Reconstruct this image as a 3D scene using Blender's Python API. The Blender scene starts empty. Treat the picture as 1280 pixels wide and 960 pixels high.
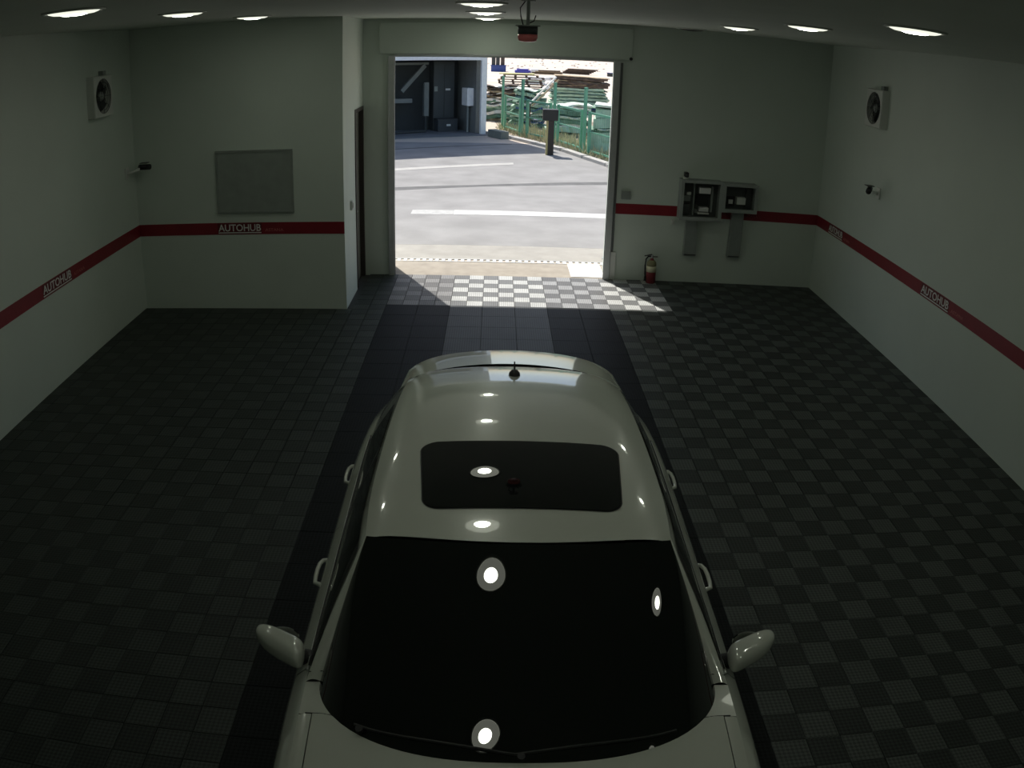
import bpy, bmesh, math, random
from mathutils import Vector, Matrix
random.seed(7)
S = bpy.context.scene
COL = S.collection
pi = math.pi

# ------------------------------------------------------------------ camera (wide CCTV lens with its barrel distortion)
cd = bpy.data.cameras.new('camera'); cam = bpy.data.objects.new('camera', cd); COL.objects.link(cam); S.camera = cam
PITCH, YAW, ROLL = 0.3986, 0.0276, 0.0306
F = Vector((math.sin(YAW)*math.cos(PITCH), math.cos(YAW)*math.cos(PITCH), -math.sin(PITCH)))
Rv = Vector((math.cos(YAW), -math.sin(YAW), 0)); Uv = Rv.cross(F)
R2 = Rv*math.cos(ROLL)+Uv*math.sin(ROLL); U2 = -Rv*math.sin(ROLL)+Uv*math.cos(ROLL)
mw = Matrix.Identity(4)
for i in range(3):
    mw[i][0] = R2[i]; mw[i][1] = U2[i]; mw[i][2] = -F[i]
mw[0][3], mw[1][3], mw[2][3] = -0.0844, 0.0, 3.2546
cam.matrix_world = mw
FMM = 1075.58*32/1280
cd.type = 'PANO'; cd.sensor_fit = 'HORIZONTAL'; cd.sensor_width = 32; cd.sensor_height = 24
cd.panorama_type = 'FISHEYE_LENS_POLYNOMIAL'
cd.fisheye_fov = pi
cd.fisheye_polynomial_k0 = 0.0; cd.fisheye_polynomial_k1 = -1/FMM; cd.fisheye_polynomial_k2 = 0.0
cd.fisheye_polynomial_k3 = -0.0105/FMM**3; cd.fisheye_polynomial_k4 = 0.0
cd.clip_start = 0.02; cd.clip_end = 600

# ------------------------------------------------------------------ sky, sun, exposure
W = bpy.data.worlds.new('sky'); S.world = W; W.use_nodes = True
nt = W.node_tree
sky = nt.nodes.new('ShaderNodeTexSky'); sky.sky_type = 'NISHITA'; sky.sun_disc = False
sky.sun_elevation = math.radians(55); sky.sun_rotation = math.radians(-25); sky.air_density = 1.0; sky.dust_density = 2.0
nt.links.new(sky.outputs[0], nt.nodes['Background'].inputs[0]); nt.nodes['Background'].inputs[1].default_value = 0.16
sd = bpy.data.lights.new('sun', 'SUN'); sd.energy = 5.7; sd.angle = math.radians(0.53); sd.color = (1, .96, .89)
sun = bpy.data.objects.new('sun', sd); COL.objects.link(sun); sun.location = (-6, 20, 14)
sun.rotation_euler = Vector((.893, -1.9, -3.03)).to_track_quat('-Z', 'Y').to_euler()
LAMP = 33.0                       # radiance of the downlights' bright cores; the rings round them are far dimmer
vs = S.view_settings; vs.view_transform = 'Standard'; vs.look = 'None'; vs.gamma = 1; vs.exposure = 0.0; vs.use_curve_mapping = False

# ------------------------------------------------------------------ materials
MATS = {}
def mat(name, col, rough=.6, metal=0, var=.06, scale=8, spec=.5, coat=0, emit=0, bump=0, bscale=60, trans=0):
    if name in MATS: return MATS[name]
    m = bpy.data.materials.new(name); m.use_nodes = True; n = m.node_tree; b = n.nodes['Principled BSDF']
    tc = n.nodes.new('ShaderNodeNewGeometry')
    nz = n.nodes.new('ShaderNodeTexNoise'); nz.inputs['Scale'].default_value = scale; nz.inputs['Detail'].default_value = 4
    n.links.new(tc.outputs['Position'], nz.inputs['Vector'])
    rp = n.nodes.new('ShaderNodeValToRGB')
    rp.color_ramp.elements[0].position = .3; rp.color_ramp.elements[1].position = .7
    rp.color_ramp.elements[0].color = [c*(1-var) for c in col]+[1]; rp.color_ramp.elements[1].color = [min(1, c*(1+var)) for c in col]+[1]
    n.links.new(nz.outputs['Fac'], rp.inputs[0]); n.links.new(rp.outputs[0], b.inputs['Base Color'])
    b.inputs['Roughness'].default_value = rough; b.inputs['Metallic'].default_value = metal
    b.inputs['Specular IOR Level'].default_value = spec
    b.inputs['Coat Weight'].default_value = coat; b.inputs['Coat Roughness'].default_value = .02; b.inputs['Coat IOR'].default_value = 2.0
    if trans: b.inputs['Transmission Weight'].default_value = trans
    if emit:
        b.inputs['Emission Color'].default_value = list(emit[:3])+[1]; b.inputs['Emission Strength'].default_value = emit[3]
    if bump:
        n2 = n.nodes.new('ShaderNodeTexNoise'); n2.inputs['Scale'].default_value = bscale
        n.links.new(tc.outputs['Position'], n2.inputs['Vector'])
        bp = n.nodes.new('ShaderNodeBump'); bp.inputs['Strength'].default_value = bump; bp.inputs['Distance'].default_value = .01
        n.links.new(n2.outputs['Fac'], bp.inputs['Height']); n.links.new(bp.outputs[0], b.inputs['Normal'])
    MATS[name] = m
    return m
def tile_mat(name, col, rough=.5, spec=.22):
    # polypropylene grid tile: ribs with fine open slots between them
    if name in MATS: return MATS[name]
    m = mat(name, col, rough, var=.10, scale=3, spec=spec)
    n = m.node_tree; b = n.nodes['Principled BSDF']; g = [x for x in n.nodes if x.type == 'NEW_GEOMETRY'][0]
    mp = n.nodes.new('ShaderNodeMapping'); mp.inputs['Rotation'].default_value = (0, 0, pi/4)
    ck = n.nodes.new('ShaderNodeTexChecker'); ck.inputs['Scale'].default_value = 55
    ck.inputs['Color1'].default_value = (1, 1, 1, 1); ck.inputs['Color2'].default_value = (.55, .55, .55, 1)
    n.links.new(g.outputs['Position'], mp.inputs[0]); n.links.new(mp.outputs[0], ck.inputs[0])
    mx = n.nodes.new('ShaderNodeMix'); mx.data_type = 'RGBA'; mx.blend_type = 'MULTIPLY'; mx.inputs[0].default_value = 1
    src = b.inputs['Base Color'].links[0].from_socket
    n.links.new(src, mx.inputs[6]); n.links.new(ck.outputs[0], mx.inputs[7]); n.links.new(mx.outputs[2], b.inputs['Base Color'])
    return m
WALL = mat('wall_paint', (.60, .665, .60), .75, var=.03, scale=1.2, bump=.08, bscale=120)
CEIL = mat('ceiling_paint', (.60, .65, .585), .8, var=.03, scale=1.5)
RED = mat('red_stripe', (.23, .012, .022), .45, var=.08)
WHITEP = mat('white_print', (.75, .75, .73), .5)
PINKP = mat('pale_red_print', (.50, .16, .15), .5)
BLACKP = mat('black_print', (.015, .015, .015), .5)
T_L = tile_mat('tile_shaded_light', (.056, .066, .060)); T_D = tile_mat('tile_shaded_dark', (.038, .045, .041))
T_RL = tile_mat('tile_half_shaded_light', (.100, .112, .106)); T_RD = tile_mat('tile_half_shaded_dark', (.048, .055, .052))
T_PL = tile_mat('tile_sunlit_pale', (.56, .57, .56)); T_PD = tile_mat('tile_sunlit_grey', (.19, .195, .195))  # full-tone copies, kept to the entrance cells where the sun patch falls
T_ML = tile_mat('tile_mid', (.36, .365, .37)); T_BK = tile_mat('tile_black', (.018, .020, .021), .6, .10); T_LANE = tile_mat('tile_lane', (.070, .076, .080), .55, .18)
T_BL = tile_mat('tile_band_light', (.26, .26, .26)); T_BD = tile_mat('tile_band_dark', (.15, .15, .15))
SUBF = mat('floor_screed', (.05, .052, .05), .85)
PAINT = mat('car_paint', (.60, .62, .555), .25, var=.01, coat=1, spec=.5)
CGLASS = mat('car_glass', (.003, .004, .004), .01, var=0, spec=1.0)
BLKPL = mat('black_plastic', (.012, .012, .013), .45)
RUBBER = mat('rubber', (.015, .015, .015), .8)
CHROME = mat('chrome', (.75, .76, .75), .3, metal=1, var=.02)
ALLOY = mat('alloy', (.55, .56, .57), .3, metal=1)
STEEL = mat('steel', (.38, .40, .41), .4, metal=.8)
GALV = mat('galvanised', (.50, .52, .52), .5, metal=.4)
WPLAST = mat('white_plastic', (.66, .68, .64), .45, var=.03)
GREYBOX = mat('grey_cabinet', (.27, .30, .28), .5)
DKGREY = mat('dark_grey', (.05, .055, .055), .55)
DARKIN = mat('dark_interior', (.03, .032, .03), .6)
DIFF_ON = mat('lamp_diffuser', (.9, .9, .85), .4, emit=(.95, 1, .84, LAMP))
DIFF_RING = mat('lamp_ring', (.8, .8, .76), .4, emit=(.97, 1, .84, 1.0))
DIFF_OFF = mat('lamp_diffuser_off', (.06, .06, .06), .4)
BROWN = mat('door_brown', (.045, .036, .032), .5)
GREYPANEL = mat('grey_panel', (.30, .335, .305), .6)
EXT_RED = mat('extinguisher_red', (.20, .028, .034), .4)
LABELY = mat('label_cream', (.62, .60, .42), .6)
BRASSY = mat('olive_cap', (.20, .19, .10), .5)
REDLENS = mat('red_lens', (.85, .22, .22), .25, spec=.6)
ASPH = mat('asphalt', (.27, .265, .26), .9, var=.14, scale=1.3, bump=.3, bscale=40)
CONC = mat('concrete', (.335, .32, .29), .9, var=.12, scale=3, bump=.2)
CONCW = mat('concrete_pale', (.43, .42, .40), .9, var=.1, scale=4)
TAR = mat('tar_seam', (.12, .12, .12), .9, var=.2, scale=3)
RPAINT = mat('road_paint', (.62, .62, .60), .8, var=.10, scale=9)
RPAINT2 = mat('road_paint_worn', (.42, .42, .41), .8, var=.14, scale=9)
SAND = mat('sand', (.58, .50, .42), .95, var=.18, scale=.35, bump=.4, bscale=3)
GRASS1 = mat('dry_grass', (.55, .52, .33), .9, var=.3, scale=4)
SOIL = mat('soil', (.28, .23, .17), .95, var=.3, scale=2)
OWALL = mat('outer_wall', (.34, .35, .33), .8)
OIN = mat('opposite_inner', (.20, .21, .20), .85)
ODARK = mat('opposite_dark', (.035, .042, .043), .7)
OFRAME = mat('white_frame', (.95, .95, .95), .5)
GRN = mat('fence_green', (.16, .42, .28), .45)
GRN2 = mat('sheet_green', (.42, .60, .46), .7, var=.25, scale=2)
GRN3 = mat('sheet_dark_green', (.15, .26, .19), .7, var=.35, scale=2)
PALEG = mat('sheet_pale', (.68, .78, .68), .7, var=.15, scale=2)
WSHEET = mat('sheet_white', (.92, .92, .90), .6, var=.05)
WOODD = mat('wood_dark', (.10, .075, .06), .85, var=.35, scale=5)
WOODL = mat('wood_pale', (.42, .33, .22), .85, var=.25, scale=5)
BLUE = mat('blue_paint', (.05, .09, .30), .5)
BLUET = mat('blue_tarp', (.08, .08, .42), .5)
POSTY = mat('post_yellow', (.42, .36, .16), .6); POSTD = mat('post_dark', (.035, .028, .022), .6)

# ------------------------------------------------------------------ helpers
def new(name, bm, m, parent=None, smooth=False, loc=None, rot=None):
    me = bpy.data.meshes.new(name); bm.normal_update(); bm.to_mesh(me); bm.free()
    for mm in (m if isinstance(m, (list, tuple)) else [m]): me.materials.append(mm)
    if smooth:
        for p in me.polygons: p.use_smooth = True
    o = bpy.data.objects.new(name, me); COL.objects.link(o)
    if parent: o.parent = parent
    if loc: o.location = loc
    if rot: o.rotation_euler = rot
    return o
def box(bm, a, b, bev=0, M=None):
    r = bmesh.ops.create_cube(bm, size=1)
    c = [(a[i]+b[i])/2 for i in range(3)]; s = [abs(b[i]-a[i]) for i in range(3)]
    for v in r['verts']: v.co = Vector((v.co.x*s[0]+c[0], v.co.y*s[1]+c[1], v.co.z*s[2]+c[2]))
    if bev:
        es = list({e for v in r['verts'] for e in v.link_edges})
        rr = bmesh.ops.bevel(bm, geom=es, offset=bev, segments=2, affect='EDGES', profile=.6)
        vs_ = {v for f in rr['faces'] for v in f.verts}
        if M:
            for v in vs_: v.co = M @ v.co
    elif M:
        for v in r['verts']: v.co = M @ v.co
    return bm
def B(a, b, bev=0): return box(bmesh.new(), a, b, bev)
def cyl(bm, p, q, r, r2=None, n=16, caps=True):
    p, q = Vector(p), Vector(q); d = q-p
    M = Matrix.Translation((p+q)/2) @ d.to_track_quat('Z', 'Y').to_matrix().to_4x4()
    bmesh.ops.create_cone(bm, cap_ends=caps, segments=n, radius1=r, radius2=r if r2 is None else r2, depth=d.length, matrix=M)
    return bm
def Cy(p, q, r, r2=None, n=16): return cyl(bmesh.new(), p, q, r, r2, n)
def lathe(bm, prof, n=24, M=None):
    rings = []
    for r, z in prof:
        rings.append([bm.verts.new((r*math.cos(2*pi*k/n), r*math.sin(2*pi*k/n), z)) for k in range(n)])
    for a, b in zip(rings, rings[1:]):
        for k in range(n): bm.faces.new((a[k], a[(k+1) % n], b[(k+1) % n], b[k]))
    if prof[0][0] > 1e-6: bm.faces.new(rings[0][::-1])
    if prof[-1][0] > 1e-6: bm.faces.new(rings[-1])
    if M:
        for rg in rings:
            for v in rg: v.co = M @ v.co
    bmesh.ops.remove_doubles(bm, verts=bm.verts, dist=1e-5)
    return bm
def tube(bm, pts, r, n=8):
    rings = []; P = [Vector(p) for p in pts]
    for i, p in enumerate(P):
        d = (P[min(i+1, len(P)-1)]-P[max(i-1, 0)]).normalized()
        q = d.to_track_quat('Z', 'Y'); rings.append([bm.verts.new(p+q @ Vector((r*math.cos(2*pi*k/n), r*math.sin(2*pi*k/n), 0))) for k in range(n)])
    for a, b in zip(rings, rings[1:]):
        for k in range(n): bm.faces.new((a[k], a[(k+1) % n], b[(k+1) % n], b[k]))
    bm.faces.new(rings[0][::-1]); bm.faces.new(rings[-1])
    return bm
def grid(fn, nu, nv, flip=False, thick=0):
    bm = bmesh.new()
    V = [[bm.verts.new(fn(i/nu, j/nv)) for j in range(nv+1)] for i in range(nu+1)]
    for i in range(nu):
        for j in range(nv):
            q = (V[i][j], V[i+1][j], V[i+1][j+1], V[i][j+1])
            bm.faces.new(q[::-1] if flip else q)
    if thick:
        bm.normal_update()
        bmesh.ops.solidify(bm, geom=bm.faces[:], thickness=thick)
    return bm
def thing(name, label, cat, loc=(0, 0, 0), rz=0, group=None):
    o = bpy.data.objects.new(name, None); COL.objects.link(o); o.location = loc; o.rotation_euler = (0, 0, rz); o.empty_display_size = .1
    return tag(o, label, cat, group)
def tag(o, label, cat, group=None):
    o['label'] = label; o['category'] = cat
    if group: o['group'] = group
    return o
def struct(name, bm, m, label=None, parent=None):
    o = new(name, bm, m, parent)
    if not parent: o['kind'] = 'structure'
    if label: o['label'] = label
    return o
def copy_tree(o, parent=None):
    c = o.copy(); COL.objects.link(c)
    if parent: c.parent = parent
    for ch in list(o.children): copy_tree(ch, c)
    return c
def text_bm(txt, size, depth=.002, bold=0, shear=0):
    cu = bpy.data.curves.new('t', 'FONT'); cu.body = txt; cu.size = size; cu.extrude = depth; cu.offset = bold; cu.shear = shear; cu.resolution_u = 3
    ob = bpy.data.objects.new('t', cu); COL.objects.link(ob)
    dg = bpy.context.evaluated_depsgraph_get(); me = bpy.data.meshes.new_from_object(ob.evaluated_get(dg))
    bm = bmesh.new(); bm.from_mesh(me)
    bpy.data.objects.remove(ob); bpy.data.curves.remove(cu); bpy.data.meshes.remove(me)
    xs = [v.co.x for v in bm.verts]; x0, x1 = min(xs), max(xs)
    ys = [v.co.y for v in bm.verts]; y0, y1 = min(ys), max(ys)
    return bm, x0, x1, y0, y1
def fit_text(txt, w, h, **k):
    bm, x0, x1, y0, y1 = text_bm(txt, 1.0, **k)
    for v in bm.verts: v.co = Vector(((v.co.x-x0)/(x1-x0)*w, (v.co.y-y0)/(y1-y0)*h, v.co.z))
    return bm
def lerp(a, b, t): return a+(b-a)*t
def table(tb, x):
    if x <= tb[0][0]: return tb[0][1]
    for i in range(len(tb)-1):
        if x <= tb[i+1][0]:
            x0, y0 = tb[i]; x1, y1 = tb[i+1]
            m0 = (tb[i+1][1]-tb[i-1][1])/(tb[i+1][0]-tb[i-1][0]) if i > 0 else (y1-y0)/(x1-x0)
            m1 = (tb[i+2][1]-tb[i][1])/(tb[i+2][0]-tb[i][0]) if i+2 < len(tb) else (y1-y0)/(x1-x0)
            h = x1-x0; t = (x-x0)/h
            return (2*t**3-3*t*t+1)*y0+(t**3-2*t*t+t)*h*m0+(-2*t**3+3*t*t)*y1+(t**3-t*t)*h*m1
    return tb[-1][1]

# ------------------------------------------------------------------ the room
XL, XR, YD, YO, YN, XN, ZC, YB = -4.55, 4.55, 11.60, 12.05, 10.04, -1.874, 3.553, -1.0
DL, DR, DT = -1.493, 1.510, 3.03
struct('wall_left', B((XL-.25, YB-.25, -.2), (XL, YO, ZC+.3)), WALL)
struct('wall_right', B((XR, YB-.25, -.2), (XR+.25, YO, ZC+.3)), WALL)
struct('wall_back', B((XL, YB-.25, -.2), (XR, YB, ZC+.3)), WALL)
struct('wall_front_left', B((XN, YD, -.2), (DL, YO, ZC)), WALL); struct('wall_front_right', B((DR, YD, -.2), (XR, YO, ZC)), WALL)
struct('wall_front_lintel', B((DL, YD, DT), (DR, YO, ZC)), WALL)
# the boxed-in closet beside the door; its side wall has a doorway
DY0, DY1, DZ = 10.90, 11.58, 2.37
bm = bmesh.new()
box(bm, (XL, YN, -.2), (XN, YN+.12, ZC)); box(bm, (XN-.12, YN+.12, -.2), (XN, DY0, ZC)); box(bm, (XN-.12, DY0, DZ), (XN, YO, ZC))
box(bm, (XN-.12, DY1, -.2), (XN, YO, DZ)); box(bm, (XL, YO-.15, -.2), (XN-.12, YO, ZC))
struct('wall_niche', bm, WALL)
struct('ceiling', B((XL, YB, ZC), (XR, YO, ZC+.3)), CEIL)
fl = struct('floor', B((XL, YB, -.2), (XR, YD, -.014)), SUBF)
d1 = struct('door_1', B((XN-.085, DY0+.05, 0), (XN-.05, DY1-.05, DZ-.05)), mat('door_leaf', (.20, .20, .18), .5), 'narrow dark door in the side of the white closet')
bm = bmesh.new(); box(bm, (XN-.1, DY0, 0), (XN+.012, DY0+.05, DZ)); box(bm, (XN-.1, DY1-.05, 0), (XN+.012, DY1, DZ)); box(bm, (XN-.1, DY0+.05, DZ-.05), (XN+.012, DY1-.05, DZ))
new('door_frame', bm, BROWN, d1)
hb = cyl(bmesh.new(), (XN-.05, DY0+.12, 1.0), (XN-.01, DY0+.12, 1.0), .01); cyl(hb, (XN-.012, DY0+.11, 1.0), (XN-.012, DY0+.22, 1.0), .01)
new('door_handle', hb, STEEL, d1)

# ---- floor tiles, 20 cm cells in a checker, 40 cm plain tiles in the parking lane
CAMP = Vector((-.0844, 0, 3.2546))
cells = []
nrow = int((YD-YB)/.2)
for r in range(nrow):
    y1 = YD-.2*r; y0 = y1-.2
    for c in range(-21, 26):
        x0 = (c-2)*.2; x1 = x0+.2
        a, b_ = max(x0, XL), min(x1, XR)
        if b_-a < .02: continue
        xm = (x0+x1)/2; ym = (y0+y1)/2
        if xm < XN and ym > YN: continue
        if abs(xm) < 1.4 and r >= 7: continue
        even = ((c+r) % 2 == 0)
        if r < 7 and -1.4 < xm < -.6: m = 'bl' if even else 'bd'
        elif r < 7 and -.6 < xm < 2.25 and not .6 < xm < 1.4: m = 'pl' if even else 'pd'  # sunlit copies follow the sun patch; both bays get the shade-toned ones
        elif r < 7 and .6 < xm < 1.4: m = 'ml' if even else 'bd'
        elif xm > 1.4: m = 'rl' if even else 'rd'
        else: m = 'l' if even else 'd'
        cells.append((a, y0, b_, y1, m))
r0 = YD-1.4
k = 0
while r0-.4*k > YB:
    y1 = r0-.4*k; y0 = max(y1-.4, YB); k += 1
    for x0 in [-1.4, -1.0, -.6, -.2, .2, .6, 1.0]:
        cells.append((x0, y0, x0+.4, y1, 'lane' if -.7 < x0 < .5 else 'bk'))
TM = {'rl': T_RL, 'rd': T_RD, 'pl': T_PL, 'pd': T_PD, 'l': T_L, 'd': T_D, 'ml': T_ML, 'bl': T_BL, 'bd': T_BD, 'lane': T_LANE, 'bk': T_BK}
def rank(cell):
    x0, y0, x1, y1, m = cell; p = Vector(((x0+x1)/2, (y0+y1)/2, 0)); d = p-CAMP; L = d.length
    dn = d.normalized(); a, b_, c_ = dn.dot(R2), dn.dot(U2), dn.dot(F); th = math.atan2(math.hypot(a, b_), c_)
    s = th*1075/max(1e-6, math.hypot(a, b_))
    if abs(a*s) > 640 or abs(b_*s) > 480: return 0
    if abs(p.x-.045) < .95 and 1.0 < p.y < 5.4+p.y*.25: return 0
    return (x1-x0)*(y1-y0)*(3.25/L)/L**2
cells.sort(key=rank, reverse=True)
def tile_mesh(w, d, m):
    g = .001; h = .014; bv = .002
    bm = bmesh.new()
    lo = [(-w/2+g, -d/2+g), (w/2-g, -d/2+g), (w/2-g, d/2-g), (-w/2+g, d/2-g)]
    A = [bm.verts.new((x, y, -h)) for x, y in lo]; Bm = [bm.verts.new((x, y, -bv)) for x, y in lo]
    Cc = [bm.verts.new((x-math.copysign(bv, x), y-math.copysign(bv, y), 0)) for x, y in lo]
    for P, Q in ((A, Bm), (Bm, Cc)):
        for i in range(4): bm.faces.new((P[i], P[(i+1) % 4], Q[(i+1) % 4], Q[i]))
    bm.faces.new(Cc)
    return bm
cache = {}
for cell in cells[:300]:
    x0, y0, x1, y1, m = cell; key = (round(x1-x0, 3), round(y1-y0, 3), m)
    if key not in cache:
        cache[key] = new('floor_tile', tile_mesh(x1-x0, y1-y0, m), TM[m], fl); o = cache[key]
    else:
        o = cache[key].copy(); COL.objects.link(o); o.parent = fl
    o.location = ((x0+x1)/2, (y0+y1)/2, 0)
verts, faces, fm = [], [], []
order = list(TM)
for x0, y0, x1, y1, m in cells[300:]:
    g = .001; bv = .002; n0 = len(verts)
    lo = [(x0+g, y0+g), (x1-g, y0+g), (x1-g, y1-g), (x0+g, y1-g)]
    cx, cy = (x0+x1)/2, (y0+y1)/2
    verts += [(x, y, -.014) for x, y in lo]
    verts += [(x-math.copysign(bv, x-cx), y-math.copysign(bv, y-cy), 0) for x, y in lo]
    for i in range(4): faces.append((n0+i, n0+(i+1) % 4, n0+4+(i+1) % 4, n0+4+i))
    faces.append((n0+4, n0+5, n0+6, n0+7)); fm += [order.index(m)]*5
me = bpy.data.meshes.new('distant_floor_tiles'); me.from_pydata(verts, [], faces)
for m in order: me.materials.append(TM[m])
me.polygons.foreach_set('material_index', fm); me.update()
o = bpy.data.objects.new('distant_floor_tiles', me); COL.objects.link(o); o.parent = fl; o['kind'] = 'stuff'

# ---- red stripe around the walls, with lettering
s1, s2 = .9425, 1.0906; e = .004
def stripe(n, a, b_): return struct('trim_%d' % n, B(a, b_), RED, 'red painted band along the white wall')
tr_l = stripe(1, (XL, YB, s1), (XL+e, YN, s2)); tr_n = stripe(2, (XL+e, YN-e, s1), (XN, YN, s2))
tr_f = stripe(3, (DR+.075, YD-e, s1), (XR, YD, s2)); tr_r = stripe(4, (XR-e, YB, s1), (XR, YD-e, s2))
def lettering(parent, origin, right, w, small=True):
    right = Vector(right); up = Vector((0, 0, 1)); nrm = right.cross(up)
    M = Matrix.Identity(4)
    for i in range(3): M[i][0] = right[i]; M[i][1] = up[i]; M[i][2] = nrm[i]; M[i][3] = origin[i]
    def put(name, bm, m):
        for v in bm.verts: v.co = M @ v.co
        new(name, bm, m, parent)
    bk = bmesh.new(); box(bk, (-.012, .008, 0), (w+.012, .142, .0012)); put('print_ground', bk, BLACKP if False else mat('dark_red_print', (.12, .008, .012), .5))
    tb = fit_text('AUTOHUB', w, .088, depth=.0012, bold=.012)
    for v in tb.verts: v.co.y += .040; v.co.z += .0022
    put('lettering', tb, WHITEP)
    ul = bmesh.new(); box(ul, (-.004, .016, .001), (w+.004, .028, .0034)); put('underline', ul, WHITEP)
    if small:
        ts = fit_text('ASTANA', w*.42, .036, depth=.001)
        for v in ts.verts: v.co.x += w*1.10; v.co.y += .036; v.co.z += .0015
        put('small_lettering', ts, PINKP)
lettering(tr_r, (XR-e, 8.20, s1), (0, -1, 0), .64)
lettering(tr_r, (XR-e, 11.10, s1), (0, -1, 0), .50)
lettering(tr_l, (XL+e, 7.42, s1), (0, 1, 0), .64)
lettering(tr_n, (-3.47, YN-e, s1), (1, 0, 0), .55)
ts = fit_text('ASTANA', .2, .035, depth=.001)
for v in ts.verts: v.co = Vector((3.43+v.co.x, YD-e-.0015, s1+.045+v.co.y))
new('small_lettering', ts, PINKP, tr_f)

# ---- shutter guides, housing, corner guard
for sx, x in ((1, DL), (-1, DR)):
    g = bmesh.new()
    a0, a1 = (x-.035, x+.045) if sx > 0 else (x-.045, x+.035)
    box(g, (a0, YD-.05, 0), (a1, YD-.001, DT+.02), .004)
    box(g, (x if sx > 0 else x-.03, YD, 0), (x+.03 if sx > 0 else x, YD+.06, DT), .003)
    gr = tag(new('shutter_guide', g, GALV), 'pale steel shutter guide rail on the %s edge of the doorway' % ('closet side' if sx > 0 else 'extinguisher side'), 'guide rail')
    new('brush_seal', B((x+.045 if sx > 0 else x-.052, YD-.035, 0), (x+.052 if sx > 0 else x-.045, YD-.015, DT)), BLKPL, gr)
hs = thing('shutter_housing', 'long white roller shutter box above the doorway', 'shutter box', (0.02, YD-.001, DT))
new('housing_box', B((-1.67, -.035, .045), (1.68, -.001, .47), .006), WALL, hs)
new('bottom_bar', B((-1.46, -.034, .012), (1.43, -.004, .044), .004), GALV, hs)
new('key_knob', Cy((1.66, -.06, .06), (1.66, -.035, .06), .022), BLKPL, hs)
tag(new('corner_guard', B((DR+.04, YD-.03, 0), (DR+.115, YD, .40), .004), WPLAST), 'short white corner guard at the foot of the doorway', 'corner guard')
tag(new('corner_guard', B((DR+.036, YD-.012, .40), (DR+.075, YD, DT), .003), mat('grey_edge', (.16, .17, .17), .6)), 'tall grey edge strip beside the doorway above the white guard', 'edge strip')

# ---- ceiling downlights
def downlight(loc, on, label):
    t = thing('ceiling_downlight', label, 'ceiling light', loc, 0, 'round ceiling downlights' if on else None)
    tm = lathe(bmesh.new(), [(.168, 0), (.20, 0), (.198, -.010), (.185, -.014), (.172, -.010), (.168, 0)], 40)
    new('trim_ring', tm, WPLAST, t, True)
    df = lathe(bmesh.new(), [(.083, -.026), (.10, -.026), (.13, -.023), (.155, -.015), (.168, -.004), (.168, 0)], 40)
    d_ = new('diffuser', df, DIFF_RING if on else DIFF_OFF, t, True)
    co = lathe(bmesh.new(), [(.0001, -.034), (.03, -.0335), (.06, -.031), (.082, -.026)], 32)
    new('bright_core', co, DIFF_ON if on else DIFF_OFF, d_, True)
    return t
ORD = ['nearest', 'second', 'third', 'fourth', 'fifth', 'sixth']
for x, ysl, row in ((-2.58, (8.72, 6.68, 4.78), 'the row by the closet'), (-.215, (10.85, 8.72, 6.68, 4.78, 2.75, .75), 'the row above the car roof'),
                    (2.35, (8.72, 6.68, 4.78, 2.75, .75), 'the row on the electrical boxes side')):
    for k, y in enumerate(ysl):
        downlight((x, y, ZC), True, 'lit ceiling downlight, %s %s the doorway in %s' % (ORD[k], 'to' if k == 0 else 'from', row))
downlight((2.38, 11.12, ZC), False, 'unlit dark round downlight in the ceiling above the electrical boxes')

# ---- hanging beacon
bc = thing('hanging_beacon', 'small red warning lamp hanging from a ceiling pole', 'warning lamp', (.115, 6.0, ZC))
new('ceiling_plate', lathe(bmesh.new(), [(.0001, -.001), (.05, -.001), (.05, -.012), (.0001, -.012)][::1], 20), GREYBOX, bc)
new('pole', Cy((0, 0, -.18), (0, 0, -.005), .012), GREYBOX, bc)
new('flange', Cy((0, 0, -.19), (0, 0, -.18), .085, n=24), GREYBOX, bc)
new('lamp_body', Cy((0, 0, -.245), (0, 0, -.19), .068, n=24), DKGREY, bc, True)
new('red_lens', lathe(bmesh.new(), [(.067, -.245), (.068, -.27), (.060, -.290), (.04, -.298), (.0001, -.30)], 24), REDLENS, bc, True)
new('cable', tube(bmesh.new(), [(-.03, 0, -.19), (-.05, 0, -.12), (-.055, .02, -.06), (-.02, .02, -.01)], .004), BLKPL, bc)
new('tie_end', tube(bmesh.new(), [(.013, 0, -.165), (.04, 0, -.15), (.052, 0, -.11)], .004), BLKPL, bc)

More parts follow.
